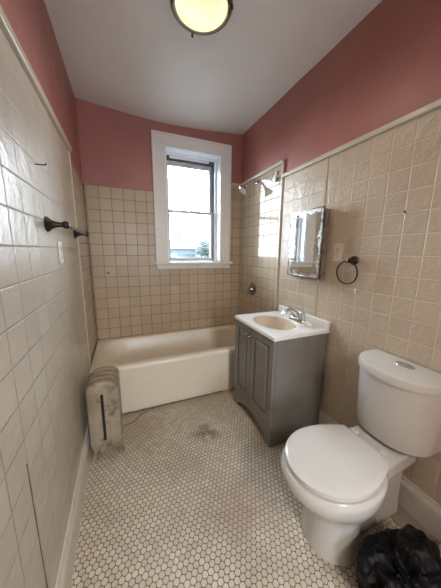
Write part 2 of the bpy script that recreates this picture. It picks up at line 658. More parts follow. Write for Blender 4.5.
# tiled claddings
TL, TR = 1.860, 2.008                     # top of alcove tile, left part and right part
b = nb()
box(b, 0.0, OX0-0.004, D-0.008, D+0.002, 0.30, TL)
box(b, OX0-0.004, OX1+0.004, D-0.008, D+0.002, 0.30, OZ0-0.002)
box(b, OX1+0.004, W, D-0.008, D+0.002, 0.30, TR)
struct('wall_back_tile', b, M['back'])
struct('wall_right_tile', bx(W-0.004, W+0.005, 1.73, D-0.004, 0.30, TR), M['side'])
struct('wall_left_tile', bx(-0.005, 0.0, 1.905, D-0.004, 0.30, TL), M['side'])
struct('wall_right_board', bx(W-0.004, W+0.005, FRONT, 1.725, 0.0, 1.895), M['rboard'])
struct('wall_left_board', bx(-0.005, 0.004, FRONT, 1.90, 0.0, 1.925), M['lboard'])


def rounded_strip(x0, x1, y0, y1, z0, z1, r=0.006):
    return bx(x0, x1, y0, y1, z0, z1)


k = 1
def trim(bm, mat, bevel=0.006):
    global k
    o = struct('trim_%d' % k, bm, mat, bevel=bevel, bseg=3)
    k += 1
    return o


trim(bx(W-0.020, W+0.004, FRONT, 1.728, 1.893, 1.922), M['trim'])                  # chair rail right
trim(bx(-0.004, 0.020, FRONT, 1.925, 1.915, 1.950), M['trim'])                     # chair rail left
trim(bx(W-0.018, W+0.004, 1.722, D-0.006, 2.004, 2.034), M['trim'])                # alcove cap right
trim(bx(W-0.016, W+0.004, 1.716, 1.740, 0.40, 2.010), M['trim'], 0.007)            # alcove edge right
trim(bx(1.440, W-0.016, D-0.020, D+0.004, 2.002, 2.030), M['trim'])                # alcove cap right of window
trim(bx(-0.004, 0.009, 1.897, 1.913, 0.30, 1.925), M['trim'], 0.004)               # board edge left
trim(bx(W-0.0075, W, 1.252, 1.259, 0.16, 1.893), M['trim'], 0.002)                 # board joint right
trim(bx(0.0, 0.0055, 0.716, 0.7195, 0.15, 0.70), M['caulk'], 0.001)               # board joint left
trim(bx(-0.002, 0.006, D-0.014, D-0.006, 0.41, TL), M['caulk'], 0.002)             # caulk in left corner

# baseboards
def baseboard(x_wall, sgn, y0, y1, h, name):
    prof = [(0, 0), (0.022, 0), (0.022, h-0.035), (0.018, h-0.022), (0.013, h-0.012), (0.012, h), (0, h)]
    b = nb()
    loops = [[(x_wall+sgn*px, y, pz) for px, pz in prof] for y in (y0, y1)]
    loft(b, loops)
    struct(name, b, M['basewood'])


baseboard(0.0, 1, FRONT, TUB_Y-0.03, 0.150, 'baseboard_left')
baseboard(W, -1, FRONT, TUB_Y-0.01, 0.160, 'baseboard_right')
trim(bx(W-0.125, W-0.021, FRONT, 1.10, 0.0, 0.006), M['strip'], 0.003)          # flat strip along the right baseboard

# door behind the photographer, swung open into the hall
door = struct('door_1', bx(DX0, DX0+0.04, FRONT-T-0.80, FRONT-T, 0.01, DZ-0.01), M['whitetrim'], bevel=0.003)
b = nb()
lathe(b, [(0, 0.028), (0.006, 0.028), (0.01, 0.012), (0.035, 0.012), (0.045, 0.026), (0.065, 0.027), (0.075, 0.015)], (DX0+0.04, FRONT-T-0.73, 0.98), (1, 0, 0))
obj('door_knob', b, M['chrome'], door, smooth=True)
b = nb()
box(b, DX0-0.09, DX0, FRONT-0.002, FRONT+0.018, 0, DZ+0.09)
box(b, DX1, DX1+0.09, FRONT-0.002, FRONT+0.018, 0, DZ+0.09)
box(b, DX0, DX1, FRONT-0.002, FRONT+0.018, DZ, DZ+0.09)
trim(b, M['whitetrim'], 0.003)

# ------------------------------------------------------------------ window
win = struct('window_1', bx(OX0, OX1, D+0.165, D+0.25, OZ0, OZ0+0.03), M['jamb'])
YC = D-0.026
b = nb()
# flat casing with mitred head
def prism(bm, pts, y0, y1):
    loft(bm, [[(x, y0, z) for x, z in pts], [(x, y1, z) for x, z in pts]])
CX0, CX1, CZ1 = 0.606, 1.416, 2.386
prism(b, [(CX0, OZ0), (OX0, OZ0), (OX0, OZ1), (CX0, CZ1)], YC, D+0.002)
prism(b, [(OX1, OZ0), (CX1, OZ0), (CX1, CZ1), (OX1, OZ1)], YC, D+0.002)
prism(b, [(CX0, CZ1), (OX0, OZ1), (OX1, OZ1), (CX1, CZ1)], YC, D+0.002)
obj('window_casing', b, M['whitetrim'], win, bevel=0.004)
b = nb()                                       # raised outer edge of the casing
for q in ((CX0-0.008, CX0+0.012, OZ0, CZ1+0.008), (CX1-0.012, CX1+0.008, OZ0, CZ1+0.008), (CX0+0.012, CX1-0.012, CZ1-0.012, CZ1+0.008)):
    box(b, q[0], q[1], YC-0.007, D, q[2], q[3])
obj('casing_bead', b, M['whitetrim'], win, bevel=0.003)
b = nb()
box(b, 0.580, 1.447, D-0.062, D, OZ0-0.026, OZ0)
box(b, OX0, OX1, D, D+0.165, OZ0-0.026, OZ0+0.006)
obj('window_stool', b, M['whitetrim'], win, bevel=0.006, bseg=3)
obj('window_apron', bx(0.604, 1.428, D-0.028, D+0.002, OZ0-0.072, OZ0-0.026), M['whitetrim'], win, bevel=0.005)
b = nb()                                       # jambs and stops
for (x0, x1) in ((OX0-0.001, OX0+0.012), (OX1-0.012, OX1+0.001)):
    box(b, x0, x1, D-0.02, D+0.25, OZ0, OZ1)
box(b, OX0+0.012, OX1-0.012, D-0.02, D+0.25, OZ1-0.012, OZ1+0.001)
obj('jamb', b, M['jamb'], win, bevel=0.002)
b = nb()
for (x0, x1) in ((OX0+0.012, OX0+0.030), (OX1-0.032, OX1-0.012)):
    box(b, x0, x1, D+0.085, D+0.125, OZ0, OZ1-0.012)
box(b, OX0+0.030, OX1-0.032, D+0.085, D+0.125, OZ1-0.030, OZ1-0.012)
obj('window_stop', b, M['jamb'], win, bevel=0.003)
b = nb()                                       # dark track of the upper sash
box(b, OX0+0.012, OX0+0.030, D+0.125, D+0.21, OZ0+0.03, OZ1-0.012)
box(b, OX1-0.042, OX1-0.012, D+0.126, D+0.21, OZ0+0.03, OZ1-0.012)
box(b, OX0+0.030, OX1-0.042, D+0.140, D+0.21, OZ1-0.062, OZ1-0.012)
obj('sash_track', b, M['track'], win)
obj('head_rail', bx(OX0+0.07, OX1-0.09, D+0.126, D+0.139, OZ1-0.050, OZ1-0.030), M['jamb'], win, bevel=0.002)


def sash(name, x0, x1, z0, z1, y, st, rb, rtp):
    b = nb()
    box(b, x0, x0+st, y, y+0.03, z0, z1)
    box(b, x1-st, x1, y, y+0.03, z0, z1)
    box(b, x0+st, x1-st, y, y+0.03, z0, z0+rb)
    box(b, x0+st, x1-st, y, y+0.03, z1-rtp, z1)
    s = obj(name, b, M['sash'], win, bevel=0.003)
    obj('pane', bx(x0+st-0.004, x1-st+0.004, y+0.013, y+0.017, z0+rb-0.004, z1-rtp+0.004), M['glass'], s)
    return s


SX0, SX1, MZ = OX0+0.030, OX1-0.042, 1.712
sash('upper_sash', SX0, SX1, MZ-0.012, OZ1-0.062, D+0.170, 0.030, 0.030, 0.046)
lo = sash('lower_sash', SX0, SX1, OZ0+0.012, MZ+0.014, D+0.132, 0.026, 0.034, 0.028)
b = nb()
box(b, 1.005, 1.035, D+0.120, D+0.134, MZ+0.008, MZ+0.022)
tube(b, [(1.02, D+0.124, MZ+0.02), (1.02, D+0.118, MZ+0.034), (1.045, D+0.114, MZ+0.036)], 0.005, 8)
obj('sash_lock', b, M['jamb'], lo, bevel=0.002)

# ------------------------------------------------------------------ outside
GZ = -5.0
tag(obj('street_ground', bx(-60, 90, 4, 90, GZ-0.2, GZ), M['ground']), 'pale ground far below outside the window', 'ground')['kind'] = 'structure'


def house(x, y, w, d, eave, ridge, label, nwin):
    root = thing('neighbour_house', label, 'house', (x, y, GZ), 'houses across the street')
    obj('house_wall', bx(x-w/2, x+w/2, y, y+d, GZ, eave), M['housewall'], root)
    b = nb()
    loops = [[(x-w/2-0.3, yy, zz) for yy, zz in ((y-0.3, eave), (y+d/2, ridge), (y+d+0.3, eave))],
             [(x+w/2+0.3, yy, zz) for yy, zz in ((y-0.3, eave), (y+d/2, ridge), (y+d+0.3, eave))]]
    loft(b, loops)
    obj('roof', b, M['houseroof'], root)
    obj('chimney', bx(x-0.25, x+0.25, y+d/2-0.3, y+d/2+0.3, ridge-0.6, ridge+0.7), M['housewall'], root)
    for i in range(nwin):
        wx = x-w/2+w*(i+0.5)/nwin
        for z in (eave-1.5, eave-4.2):
            f = obj('house_window', bx(wx-0.55, wx+0.55, y-0.06, y, z, z+1.15), M['housewall'], root)
            obj('pane', bx(wx-0.45, wx+0.45, y-0.08, y-0.06, z+0.1, z+1.05), M['housepane'], f)


house(5.2, 20.0, 3.2, 5.0, 1.45, 2.35, 'pale house with a row of windows seen beyond the lower window sash', 3)
house(10.2, 26.0, 5.6, 6.0, 1.2, 4.3, 'pale house with a broad roof behind the tree, seen through the lower window sash', 3)


def tree(x, y, h, r, label, seed):
    root = thing('street_tree', label, 'tree', (x, y, GZ))
    b = nb()
    tube(b, [(x, y, GZ), (x+0.1, y, GZ+h*0.4), (x-0.05, y, GZ+h*0.7)], [0.25, 0.18, 0.1], 8)
    for a in range(5):
        an = a*1.3
        tube(b, [(x+0.05, y, GZ+h*0.5), (x+math.cos(an)*r*0.6, y+math.sin(an)*r*0.6, GZ+h*0.8)], [0.1, 0.03], 6)
    obj('trunk', b, M['leaf'], root)
    rnd = random.Random(seed)
    b = nb()
    for i in range(1100):
        v = Vector((rnd.gauss(0, 1), rnd.gauss(0, 1), rnd.gauss(0, 1))).normalized()*r*rnd.random()**0.4
        c = Vector((x, y, GZ+h-r))+Vector((v.x, v.y, v.z*1.15))
        s = rnd.uniform(0.05, 0.13)
        bmesh.ops.create_icosphere(b, subdivisions=1, radius=s, matrix=Matrix.Translation(c) @ Matrix.Diagonal((1, 1, 0.5, 1)))
    obj('foliage', b, M['leaf'], root)


tree(6.35, 17.5, 7.0, 0.85, 'hazy bluish green tree outside, right side of the lower window sash', 3)

# ------------------------------------------------------------------ bathtub
def rrect(x0, x1, y0, y1, z, r, n=8, lean=0):
    pts = []
    for cx, cy, a0 in ((x1-r, y1-r, 0), (x0+r, y1-r, 90), (x0+r, y0+r, 180), (x1-r, y0+r, 270)):
        for i in range(n):
            a = math.radians(a0+90*i/(n-1))
            pts.append((cx+r*math.cos(a), cy+r*math.sin(a), z))
    return pts


tb = thing('bathtub', 'cream enamel alcove bathtub under the window', 'bathtub', (W/2, 2.15, 0))
RZ = 0.410
x0, x1, y0, y1 = 0.006, W-0.008, TUB_Y, D-0.012
b = nb()
loops = [rrect(x0, x1, y0+0.012, y1, 0.0, 0.006), rrect(x0, x1, y0+0.004, y1, 0.20, 0.006), rrect(x0, x1, y0+0.002, y1, RZ-0.05, 0.006),
         rrect(x0, x1, y0, y1, RZ-0.028, 0.006), rrect(x0, x1, y0+0.004, y1, RZ-0.014, 0.008), rrect(x0+0.001, x1-0.001, y0+0.012, y1-0.002, RZ-0.004, 0.012),
         rrect(x0+0.004, x1-0.004, y0+0.026, y1-0.006, RZ, 0.02),
         rrect(x0+0.055, x1-0.045, y0+0.062, y1-0.045, RZ, 0.17), rrect(x0+0.066, x1-0.056, y0+0.074, y1-0.056, RZ-0.006, 0.18),
         rrect(x0+0.080, x1-0.066, y0+0.086, y1-0.068, RZ-0.03, 0.19), rrect(x0+0.12, x1-0.085, y0+0.105, y1-0.09, RZ-0.18, 0.19),
         rrect(x0+0.19, x1-0.115, y0+0.14, y1-0.125, 0.10, 0.17), rrect(x0+0.27, x1-0.16, y0+0.19, y1-0.17, 0.075, 0.13)]
loft(b, loops, cap0=False)
obj('tub_shell', b, M['tub'], tb, smooth=True)
b = nb()
lathe(b, [(0, 0.03), (0.003, 0.03), (0.004, 0.012)], (W-0.30, 2.15, 0.075), (0, 0, 1))
obj('tub_drain', b, M['chrome'], tb, smooth=True)
b = nb()
lathe(b, [(0, 0.036), (0.006, 0.034), (0.009, 0.01)], (W-0.095, 2.15, RZ-0.13), (-1, 0, 0.1))
obj('overflow_plate', b, M['chrome'], tb, smooth=True)
# ragged caulk bead along the apron
b = nb()
pts = []
for i in range(60):
    x = 0.03+i*(1.08-0.03)/59
    pts.append((x, TUB_Y+0.002+0.006*noise.noise(Vector((x*14, 0, 0))), 0.003))
tube(b, pts, [0.005+0.0035*noise.noise(Vector((i*0.7, 3, 0))) for i in range(60)], 8)
trim(b, M['caulk'], 0)
b = nb()
pts = [(0.21, 1.67, 0.002), (0.235, 1.69, 0.002), (0.27, 1.695, 0.002), (0.31, 1.72, 0.002), (0.33, 1.75, 0.002), (0.38, 1.79, 0.002), (0.45, 1.807, 0.002)]
tube(b, pts, 0.0025, 6)
trim(b, M['caulk'], 0)

# ------------------------------------------------------------------ radiator
rd = thing('cast_iron_radiator', 'dirty cream cast iron radiator standing against the left wall', 'radiator', (0.125, 1.53, 0))
RX0, RX1, RY0, NS, PT = 0.036, 0.216, 1.425, 4, 0.056
RTOP = 0.520


def section(bm, y0, y1, end):
    cx = (RX0+RX1)/2
    hw = (RX1-RX0)/2
    def outline(inset):
        p = []
        w = hw-inset
        zt, zb = RTOP-inset, 0.065+inset
        rr = 0.075-inset
        for i in range(9):
            a = PI/2*i/8
            p.append((cx+w-rr+rr*math.cos(a), zt-rr*0.72+rr*0.72*math.sin(a)))
        for i in range(9):
            a = PI/2+PI/2*i/8
            p.append((cx-w+rr+rr*math.cos(a), zt-rr*0.72+rr*0.72*math.sin(a)))
        p += [(cx-w, zb+0.04), (cx-w+0.02, zb), (cx+w-0.02, zb), (cx+w, zb+0.04)]
        return p
    i0 = 0.014 if end else 0.040
    ys = [(y0, i0), (y0+0.003, 0.006), (y0+0.011, 0.0), (y1-0.011, 0.0), (y1-0.003, 0.006), (y1, 0.040)]
    loft(bm, [[(x, y, z) for x, z in outline(i)] for y, i in ys])


for s in range(NS):
    b = nb()
    section(b, RY0+s*PT, RY0+(s+1)*PT-0.001, s == 0)
    ob = obj('radiator_section', b, M['rad'], rd, smooth=True)
    if s == 0:
        first = ob
# raised tube columns on the end face, with the slot between
b = nb()
cx = (RX0+RX1)/2-0.006
for xx in (RX0+0.044, RX1-0.044):
    loops = []
    for z, r in ((0.10, 0.012), (0.125, 0.022), (0.16, 0.027), (0.44, 0.027), (0.475, 0.022), (0.49, 0.010)):
        loops.append([(xx+r*1.15*math.cos(2*PI*i/16), RY0+0.006+0.010*math.sin(2*PI*i/16), z) for i in range(16)])
    loft(b, loops)
obj('radiator_column', b, M['rad'], first, smooth=True)
obj('radiator_slot', bx(cx-0.0085, cx+0.0085, RY0-0.003, RY0+0.03, 0.135, 0.445), M['dark'], first, bevel=0.004)
b = nb()
lathe(b, [(0, 0.036), (0.010, 0.036), (0.016, 0.031), (0.017, 0.022), (0.024, 0.021), (0.025, 0.0165), (0.019, 0.015)], (0.119, RY0+0.004, 0.085), (0, -1, 0), 20)
obj('radiator_plug', b, M['rad'], first, smooth=True)
b = nb()
torus(b, (0.171, RY0-0.005, 0.312), (0, 1, 0), 0.016, 0.0014, 24, 6)
box(b, 0.162, 0.180, RY0-0.0065, RY0-0.004, 0.3105, 0.3135)
box(b, 0.169, 0.172, RY0-0.0065, RY0-0.004, 0.300, 0.324)
tube(b, [(0.160, RY0-0.005, 0.302), (0.171, RY0-0.005, 0.312), (0.178, RY0-0.005, 0.326)], 0.0012, 6)
ink = obj('ink_mark', b, M['ink'], first)
ink['label'] = 'faded blue round mark'
for s in (0, NS-1):
    for sg in (-1, 1):
        b = nb()
        yc = RY0+s*PT+PT/2
        c0 = (RX0+RX1)/2
        loops = []
        for z, off, hx, hy in ((0.0, 0.080, 0.017, 0.017), (0.012, 0.079, 0.016, 0.016), (0.03, 0.073, 0.011, 0.012), (0.06, 0.066, 0.015, 0.017), (0.10, 0.060, 0.024, 0.022)):
            loops.append(rrect(c0+sg*off-hx, c0+sg*off+hx, yc-hy, yc+hy, z, 0.008, 4))
        loft(b, loops)
        obj('leg', b, M['rad'], rd, smooth=True)
b = nb()
tube(b, [(0.119, RY0+NS*PT-0.01, 0.085), (0.119, RY0+NS*PT+0.05, 0.085)], 0.016, 12)
tube(b, [(0.119, RY0+NS*PT+0.05, 0.0), (0.119, RY0+NS*PT+0.05, 0.10)], 0.014, 12)
obj('supply_pipe', b, M['rad'], rd, smooth=True)

# ------------------------------------------------------------------ vanity cabinet
VX, VY0, VY1, VZ = 1.112, 1.115, 1.652, 0.752
va = thing('vanity_cabinet', 'grey two-door bathroom vanity cabinet against the right wall', 'cabinet', (1.33, 1.385, 0))
b = nb()
VB = W-0.024
th = 0.016
box(b, VX+0.020, VB, VY0, VY0+th, 0, VZ)
box(b, VX+0.020, VB, VY1-th, VY1, 0, VZ)
box(b, VX+0.020, VB, VY0+th, VY1-th, 0.10, 0.116)
box(b, VB-0.01, VB, VY0+th, VY1-th, 0.116, VZ-0.2)
box(b, VX+0.020, VX+0.036, VY0+th, VY1-th, 0.70, VZ)
obj('cabinet_body', b, M['grey'], va, bevel=0.0015)
# toe panel with arched cut-out
pts = [(VY0, 0.0), (VY0, 0.150), (VY1, 0.150), (VY1, 0.0), (VY1-0.055, 0.0)]
arch = []
for i in range(13):
    t = i/12
    y = VY1-0.060-(VY1-VY0-0.120)*t
    arch.append((y, 0.022+0.068*math.sin(PI*t)**0.75))
pts += arch+[(VY0+0.055, 0.0)]
b = nb()
loft(b, [[(VX+0.002, y, z) for y, z in pts], [(VX+0.020, y, z) for y, z in pts]])
obj('toe_panel', b, M['grey'], va, bevel=0.0015)


def door_panel(y0, y1, z0, z1, ky):
    # raised centre panel within a frame, facing -X
    b = nb()
    xf = VX-0.002
    def lp(iy, x):
        return [(x, y0+iy, z0+iy), (x, y1-iy, z0+iy), (x, y1-iy, z1-iy), (x, y0+iy, z1-iy)]
    loft(b, [lp(0, VX+0.019), lp(0, xf+0.004), lp(0.004, xf), lp(0.046, xf), lp(0.048, xf+0.009), lp(0.060, xf+0.010), lp(0.076, xf-0.001), lp(0.080, xf-0.001)])
    d = obj('door', b, M['grey'], va)
    b = nb()
    lathe(b, [(-0.002, 0.006), (0.012, 0.005), (0.016, 0.010), (0.022, 0.012), (0.027, 0.009), (0.029, 0.003)], (xf, ky, 0.683), (-1, 0, 0), 16)
    obj('knob', b, M['nickel'], d, smooth=True)


MIDY = 1.400
door_panel(VY0+0.003, MIDY-0.002, 0.153, VZ-0.003, MIDY-0.022)
door_panel(MIDY+0.002, VY1-0.003, 0.153, VZ-0.003, MIDY+0.028)

# white basin top with integral oval bowl and backsplash
top = thing('washbasin', 'white basin countertop with oval cream bowl and backsplash on grey cabinet', 'sink', (1.33, 1.385, VZ))
TX0, TX1, TY0, TY1, TZ = VX-0.008, W-0.006, VY0-0.005, VY1+0.008, 0.776
BX, BY, BA, BB = 1.300, 1.395, 0.135, 0.190
n = 64


def rect_at(a):
    c, s = math.cos(a), math.sin(a)
    hx0, hx1, hy0, hy1 = TX0-BX, TX1-BX, TY0-BY, TY1-BY
    t = min((hx1/c if c > 1e-9 else 1e9), (hx0/c if c < -1e-9 else 1e9), (hy1/s if s > 1e-9 else 1e9), (hy0/s if s < -1e-9 else 1e9))
    return BX+c*t, BY+s*t


angs = [2*PI*i/n for i in range(n)]
corner = [math.atan2(y-BY, x-BX) % (2*PI) for x in (TX0, TX1) for y in (TY0, TY1)]
for ca in corner:
    i = min(range(n), key=lambda i: abs(angs[i]-ca))
    angs[i] = ca
R_ = [rect_at(a) for a in angs]
E_ = [(BX+BA*math.cos(a), BY+BB*math.sin(a)) for a in angs]


def ell(sx, z):
    return [(BX+BA*sx*math.cos(a)+0.02*(1-sx), BY+BB*sx*math.sin(a), z) for a in angs]


b = nb()
loft(b, [[(x, y, VZ+0.0005) for x, y in R_], [(x, y, TZ-0.004) for x, y in R_], [(BX+(x-BX)*0.985, BY+(y-BY)*0.985, TZ) for x, y in R_], ell(1.06, TZ), ell(1.0, TZ-0.003)], cap0=False, cap1=False)
obj('countertop', b, M['counter'], top, smooth=True)
b = nb()
loft(b, [ell(1.0, TZ-0.003), ell(0.96, TZ-0.012), ell(0.88, TZ-0.045), ell(0.72, TZ-0.09), ell(0.48, TZ-0.122), ell(0.2, TZ-0.135), ell(0.1, TZ-0.137)], cap0=False)
M['bowl'] = plain('cream_bowl', (0.70, 0.60, 0.47), 0.16, var=0.02)
obj('basin_bowl', b, M['bowl'], top, smooth=True)['label'] = 'cream oval bowl'
b = nb()
lathe(b, [(0, 0.021), (0.002, 0.021), (0.003, 0.008)], (BX+0.016, BY, TZ-0.1365), (0, 0, 1))
obj('sink_drain', b, M['chrome'], top, smooth=True)
obj('backsplash', bx(TX1-0.022, TX1, TY0, TY1, TZ-0.002, TZ+0.054), M['counter'], top, bevel=0.006, bseg=3)

# faucet
FX, FY = 1.480, 1.350
fa = thing('basin_faucet', 'chrome two-handle faucet on the white basin top', 'faucet', (FX, FY, TZ))
b = nb()
loft(b, [rrect(FX-0.028, FX+0.028, FY-0.080, FY+0.080, TZ+0.0005, 0.024, 6), rrect(FX-0.028, FX+0.028, FY-0.080, FY+0.080, TZ+0.014, 0.024, 6), rrect(FX-0.020, FX+0.020, FY-0.072, FY+0.072, TZ+0.026, 0.018, 6)])
obj('faucet_base', b, M['chrome'], fa, smooth=True)
b = nb()
lathe(b, [(0.0, 0.022), (0.03, 0.019), (0.045, 0.016)], (FX, FY, TZ+0.015), (0, 0, 1))
tube(b, [(FX, FY, TZ+0.03), (FX-0.010, FY, TZ+0.060), (FX-0.045, FY+0.004, TZ+0.084), (FX-0.085, FY+0.008, TZ+0.090), (FX-0.115, FY+0.010, TZ+0.078), (FX-0.130, FY+0.012, TZ+0.056)], [0.016, 0.016, 0.015, 0.014, 0.0135, 0.013], 14)
obj('spout', b, M['chrome'], fa, smooth=True)
for sg in (-1, 1):
    b = nb()
    yy = FY+sg*0.054
    lathe(b, [(0, 0.021), (0.015, 0.019), (0.032, 0.017), (0.044, 0.019), (0.054, 0.014), (0.058, 0.004)], (FX, yy, TZ+0.020), (0, 0, 1), 18)
    tube(b, [(FX, yy, TZ+0.064), (FX-0.004, yy+sg*0.020, TZ+0.078), (FX-0.006, yy+sg*0.046, TZ+0.094)], [0.010, 0.008, 0.006], 10)
    obj('handle', b, M['chrome'], fa, smooth=True)
b = nb()
lathe(b, [(0.0005, 0.020), (0.004, 0.026), (0.014, 0.029), (0.024, 0.027), (0.033, 0.018), (0.037, 0.003)], (1.462, 1.222, TZ), (0, 0, 1), 24)
tag(obj('soap_bar', b, M['whitecap'], smooth=True, origin=(1.462, 1.222, TZ)), 'small round white soap on basin top beside the faucet', 'soap')

# ------------------------------------------------------------------ toilet
TC = 0.612
to = thing('toilet', 'white two-piece toilet with closed lid against the right wall', 'toilet', (1.25, TC, 0))


def egg(xf, xb, hw, z, n=40, back=0.55, pw=2.0):
    """plan outline: round front towards -X, fuller back"""
    cxm = xf+(xb-xf)*back
    p = []
    for i in range(n):
        a = 2*PI*i/n
        c, s = math.cos(a), math.sin(a)
        if c < 0:
            x = cxm+(cxm-xf)*c
            y = hw*s
        else:
            e = 2/3.2
            x = cxm+(xb-cxm)*abs(c)**e
            y = hw*math.copysign(abs(s)**e, s)
        p.append((x, TC+y, z))
    return p


def disc(cx, rx, ry, z, n=40):
    return [(cx+rx*math.cos(2*PI*i/n), TC+ry*math.sin(2*PI*i/n), z) for i in range(n)]


def egg2(xf, xb, hw, z, back=0.50, n=40):
    cxm = xf+(xb-xf)*back
    p = []
    for i in range(n):
        a = 2*PI*i/n
        c, s_ = math.cos(a), math.sin(a)
        p.append((cxm+((xb-cxm) if c > 0 else (cxm-xf))*c, TC+hw*s_, z))
    return p


b = nb()
loft(b, [disc(1.108, 0.126, 0.126, 0.0), disc(1.108, 0.125, 0.125, 0.015), disc(1.106, 0.118, 0.119, 0.05), disc(1.104, 0.116, 0.117, 0.16), disc(1.102, 0.120, 0.121, 0.21),
         egg2(0.945, 1.26, 0.145, 0.250), egg2(0.892, 1.29, 0.168, 0.292), egg2(0.860, 1.31, 0.180, 0.335), egg2(0.846, 1.31, 0.185, 0.372), egg2(0.846, 1.31, 0.185, 0.390), egg2(0.856, 1.30, 0.177, 0.402)])
obj('bowl', b, M['porcelain'], to, smooth=True)
b = nb()
loft(b, [[(x, TC+y, z) for x, y in ((1.20, -0.066), (1.49, -0.076), (1.49, 0.076), (1.20, 0.066))] for z in (0.0005, 0.05)]
     + [[(x, TC+y, z) for x, y in ((1.20, -0.060), (1.49, -0.070), (1.49, 0.070), (1.20, 0.060))] for z in (0.07, 0.27)]
     + [[(x, TC+y, z) for x, y in ((1.16, -0.125), (1.500, -0.105), (1.500, 0.105), (1.16, 0.125))] for z in (0.325, 0.404)])
obj('rear_deck', b, M['porcelain'], to, bevel=0.015, bseg=4)


def lid_outline(z, inset=0.0):
    xf, xb, hw = 0.868+inset, 1.273-inset, 0.170-inset
    p = []
    nn = 44
    cxm = 1.062
    for i in range(nn+1):                      # the round front, from back right corner over the front to back left
        a = math.radians(-118+236*i/nn)
        r = hw
        x = cxm-(cxm-xf)*math.cos(a) if math.cos(a) > 0 else cxm+(xb-cxm)*(-math.cos(a))/math.cos(math.radians(62))
        y = hw*math.sin(a)
        if math.cos(a) <= 0:
            t = (-math.cos(a))/math.cos(math.radians(62))
            y = math.copysign(hw*(1-0.36*t**2.0), math.sin(a))
        p.append((x, TC+y, z))
    return p


b = nb()
loft(b, [lid_outline(0.4035, 0.008), lid_outline(0.406, 0.001), lid_outline(0.416, 0.0), lid_outline(0.419, 0.006)])
obj('seat_ring', b, M['seat'], to, smooth=True)
b = nb()
loft(b, [lid_outline(0.4195, 0.004), lid_outline(0.4215, -0.003), lid_outline(0.429, -0.003), lid_outline(0.434, 0.004), lid_outline(0.4355, 0.02)])
obj('seat_lid', b, M['seat'], to, smooth=True)
for sg in (-1, 1):
    b = nb()
    box(b, 1.286, 1.312, TC+sg*0.072-0.016, TC+sg*0.072+0.016, 0.404, 0.424)
    obj('hinge', b, M['seat'], to, bevel=0.004)


def tank_outline(z, grow=0.0, front=1.330, hw=0.178):
    xb = 1.548
    xf = front-grow
    w = hw+grow
    p = [(xb, TC-w+0.012, z), (xb-0.012, TC-w, z)]
    nn = 30
    xs = xb-0.085
    p.append((xs+0.03, TC-w, z))
    for i in range(nn+1):
        a = PI*i/nn
        y = -w*math.cos(a)
        t = abs(math.cos(a))
        x = xs-(xs-xf)*(1-t**2.6)**0.62
        p.append((x, TC+y, z))
    p += [(xs+0.03, TC+w, z), (xb-0.012, TC+w, z), (xb, TC+w-0.012, z)]
    return p


b = nb()
loft(b, [tank_outline(0.415, -0.03), tank_outline(0.428, -0.014), tank_outline(0.46, -0.010), tank_outline(0.728, 0.0)])
obj('tank', b, M['porcelain'], to, smooth=True)
b = nb()
loft(b, [tank_outline(0.7285, 0.004), tank_outline(0.731, 0.009), tank_outline(0.758, 0.010), tank_outline(0.767, 0.005), tank_outline(0.771, -0.006)])
ld = obj('tank_lid', b, M['porcelain'], to, smooth=True)
b = nb()
loft(b, [[(1.478+0.024*s_*math.cos(2*PI*i/28), 0.606+0.040*s_*math.sin(2*PI*i/28), z) for i in range(28)] for z, s_ in ((0.770, 1.0), (0.775, 1.0), (0.777, 0.9), (0.7775, 0.3))])
obj('flush_button', b, M['chrome'], ld, smooth=True)
for sg in (-1, 1):
    b = nb()
    lathe(b, [(0, 0.012), (0.012, 0.011), (0.018, 0.005)], (1.33, TC+sg*0.066, 0.035), (0, sg, 0.6), 14)
    obj('bolt_cap', b, M['porcelain'], to, smooth=True)

# ------------------------------------------------------------------ medicine cabinet
mc = thing('medicine_cabinet', 'mirrored medicine cabinet with corroded edges on the right wall', 'cabinet', (W, 1.36, 1.35))
MX = 1.506
my0, my1, mz0, mz1 = 1.178, 1.532, 1.112, 1.580
obj('cabinet_box', bx(MX+0.012, W-0.005, my0+0.020, my1-0.012, mz0-0.012, mz1-0.012), M['cabmetal'], mc, bevel=0.002)
b = nb()
fwid = 0.007
for q in ((my0, my0+fwid, mz0, mz1), (my1-fwid, my1, mz0, mz1), (my0+fwid, my1-fwid, mz0, mz0+fwid), (my0+fwid, my1-fwid, mz1-fwid, mz1)):
    box(b, MX-0.003, MX+0.011, q[0], q[1], q[2], q[3])
md = obj('cabinet_door', b, M['steel'], mc, bevel=0.0015)
mi = obj('mirror', bx(MX, MX+0.010, my0+fwid, my1-fwid, mz0+fwid, mz1-fwid), mirror_mat((my0+my1)/2-1.36, (mz0+mz1)/2-1.35, (my1-my0)/2-fwid, (mz1-mz0)/2-fwid), md)
R_m = Matrix.Translation((MX+0.011-W, my1-1.36, 0)) @ Matrix.Rotation(math.radians(-4.0), 4, 'Z') @ Matrix.Translation((-(MX+0.011-W), -(my1-1.36), 0))
md.data.transform(R_m)
mi.data.transform(R_m)

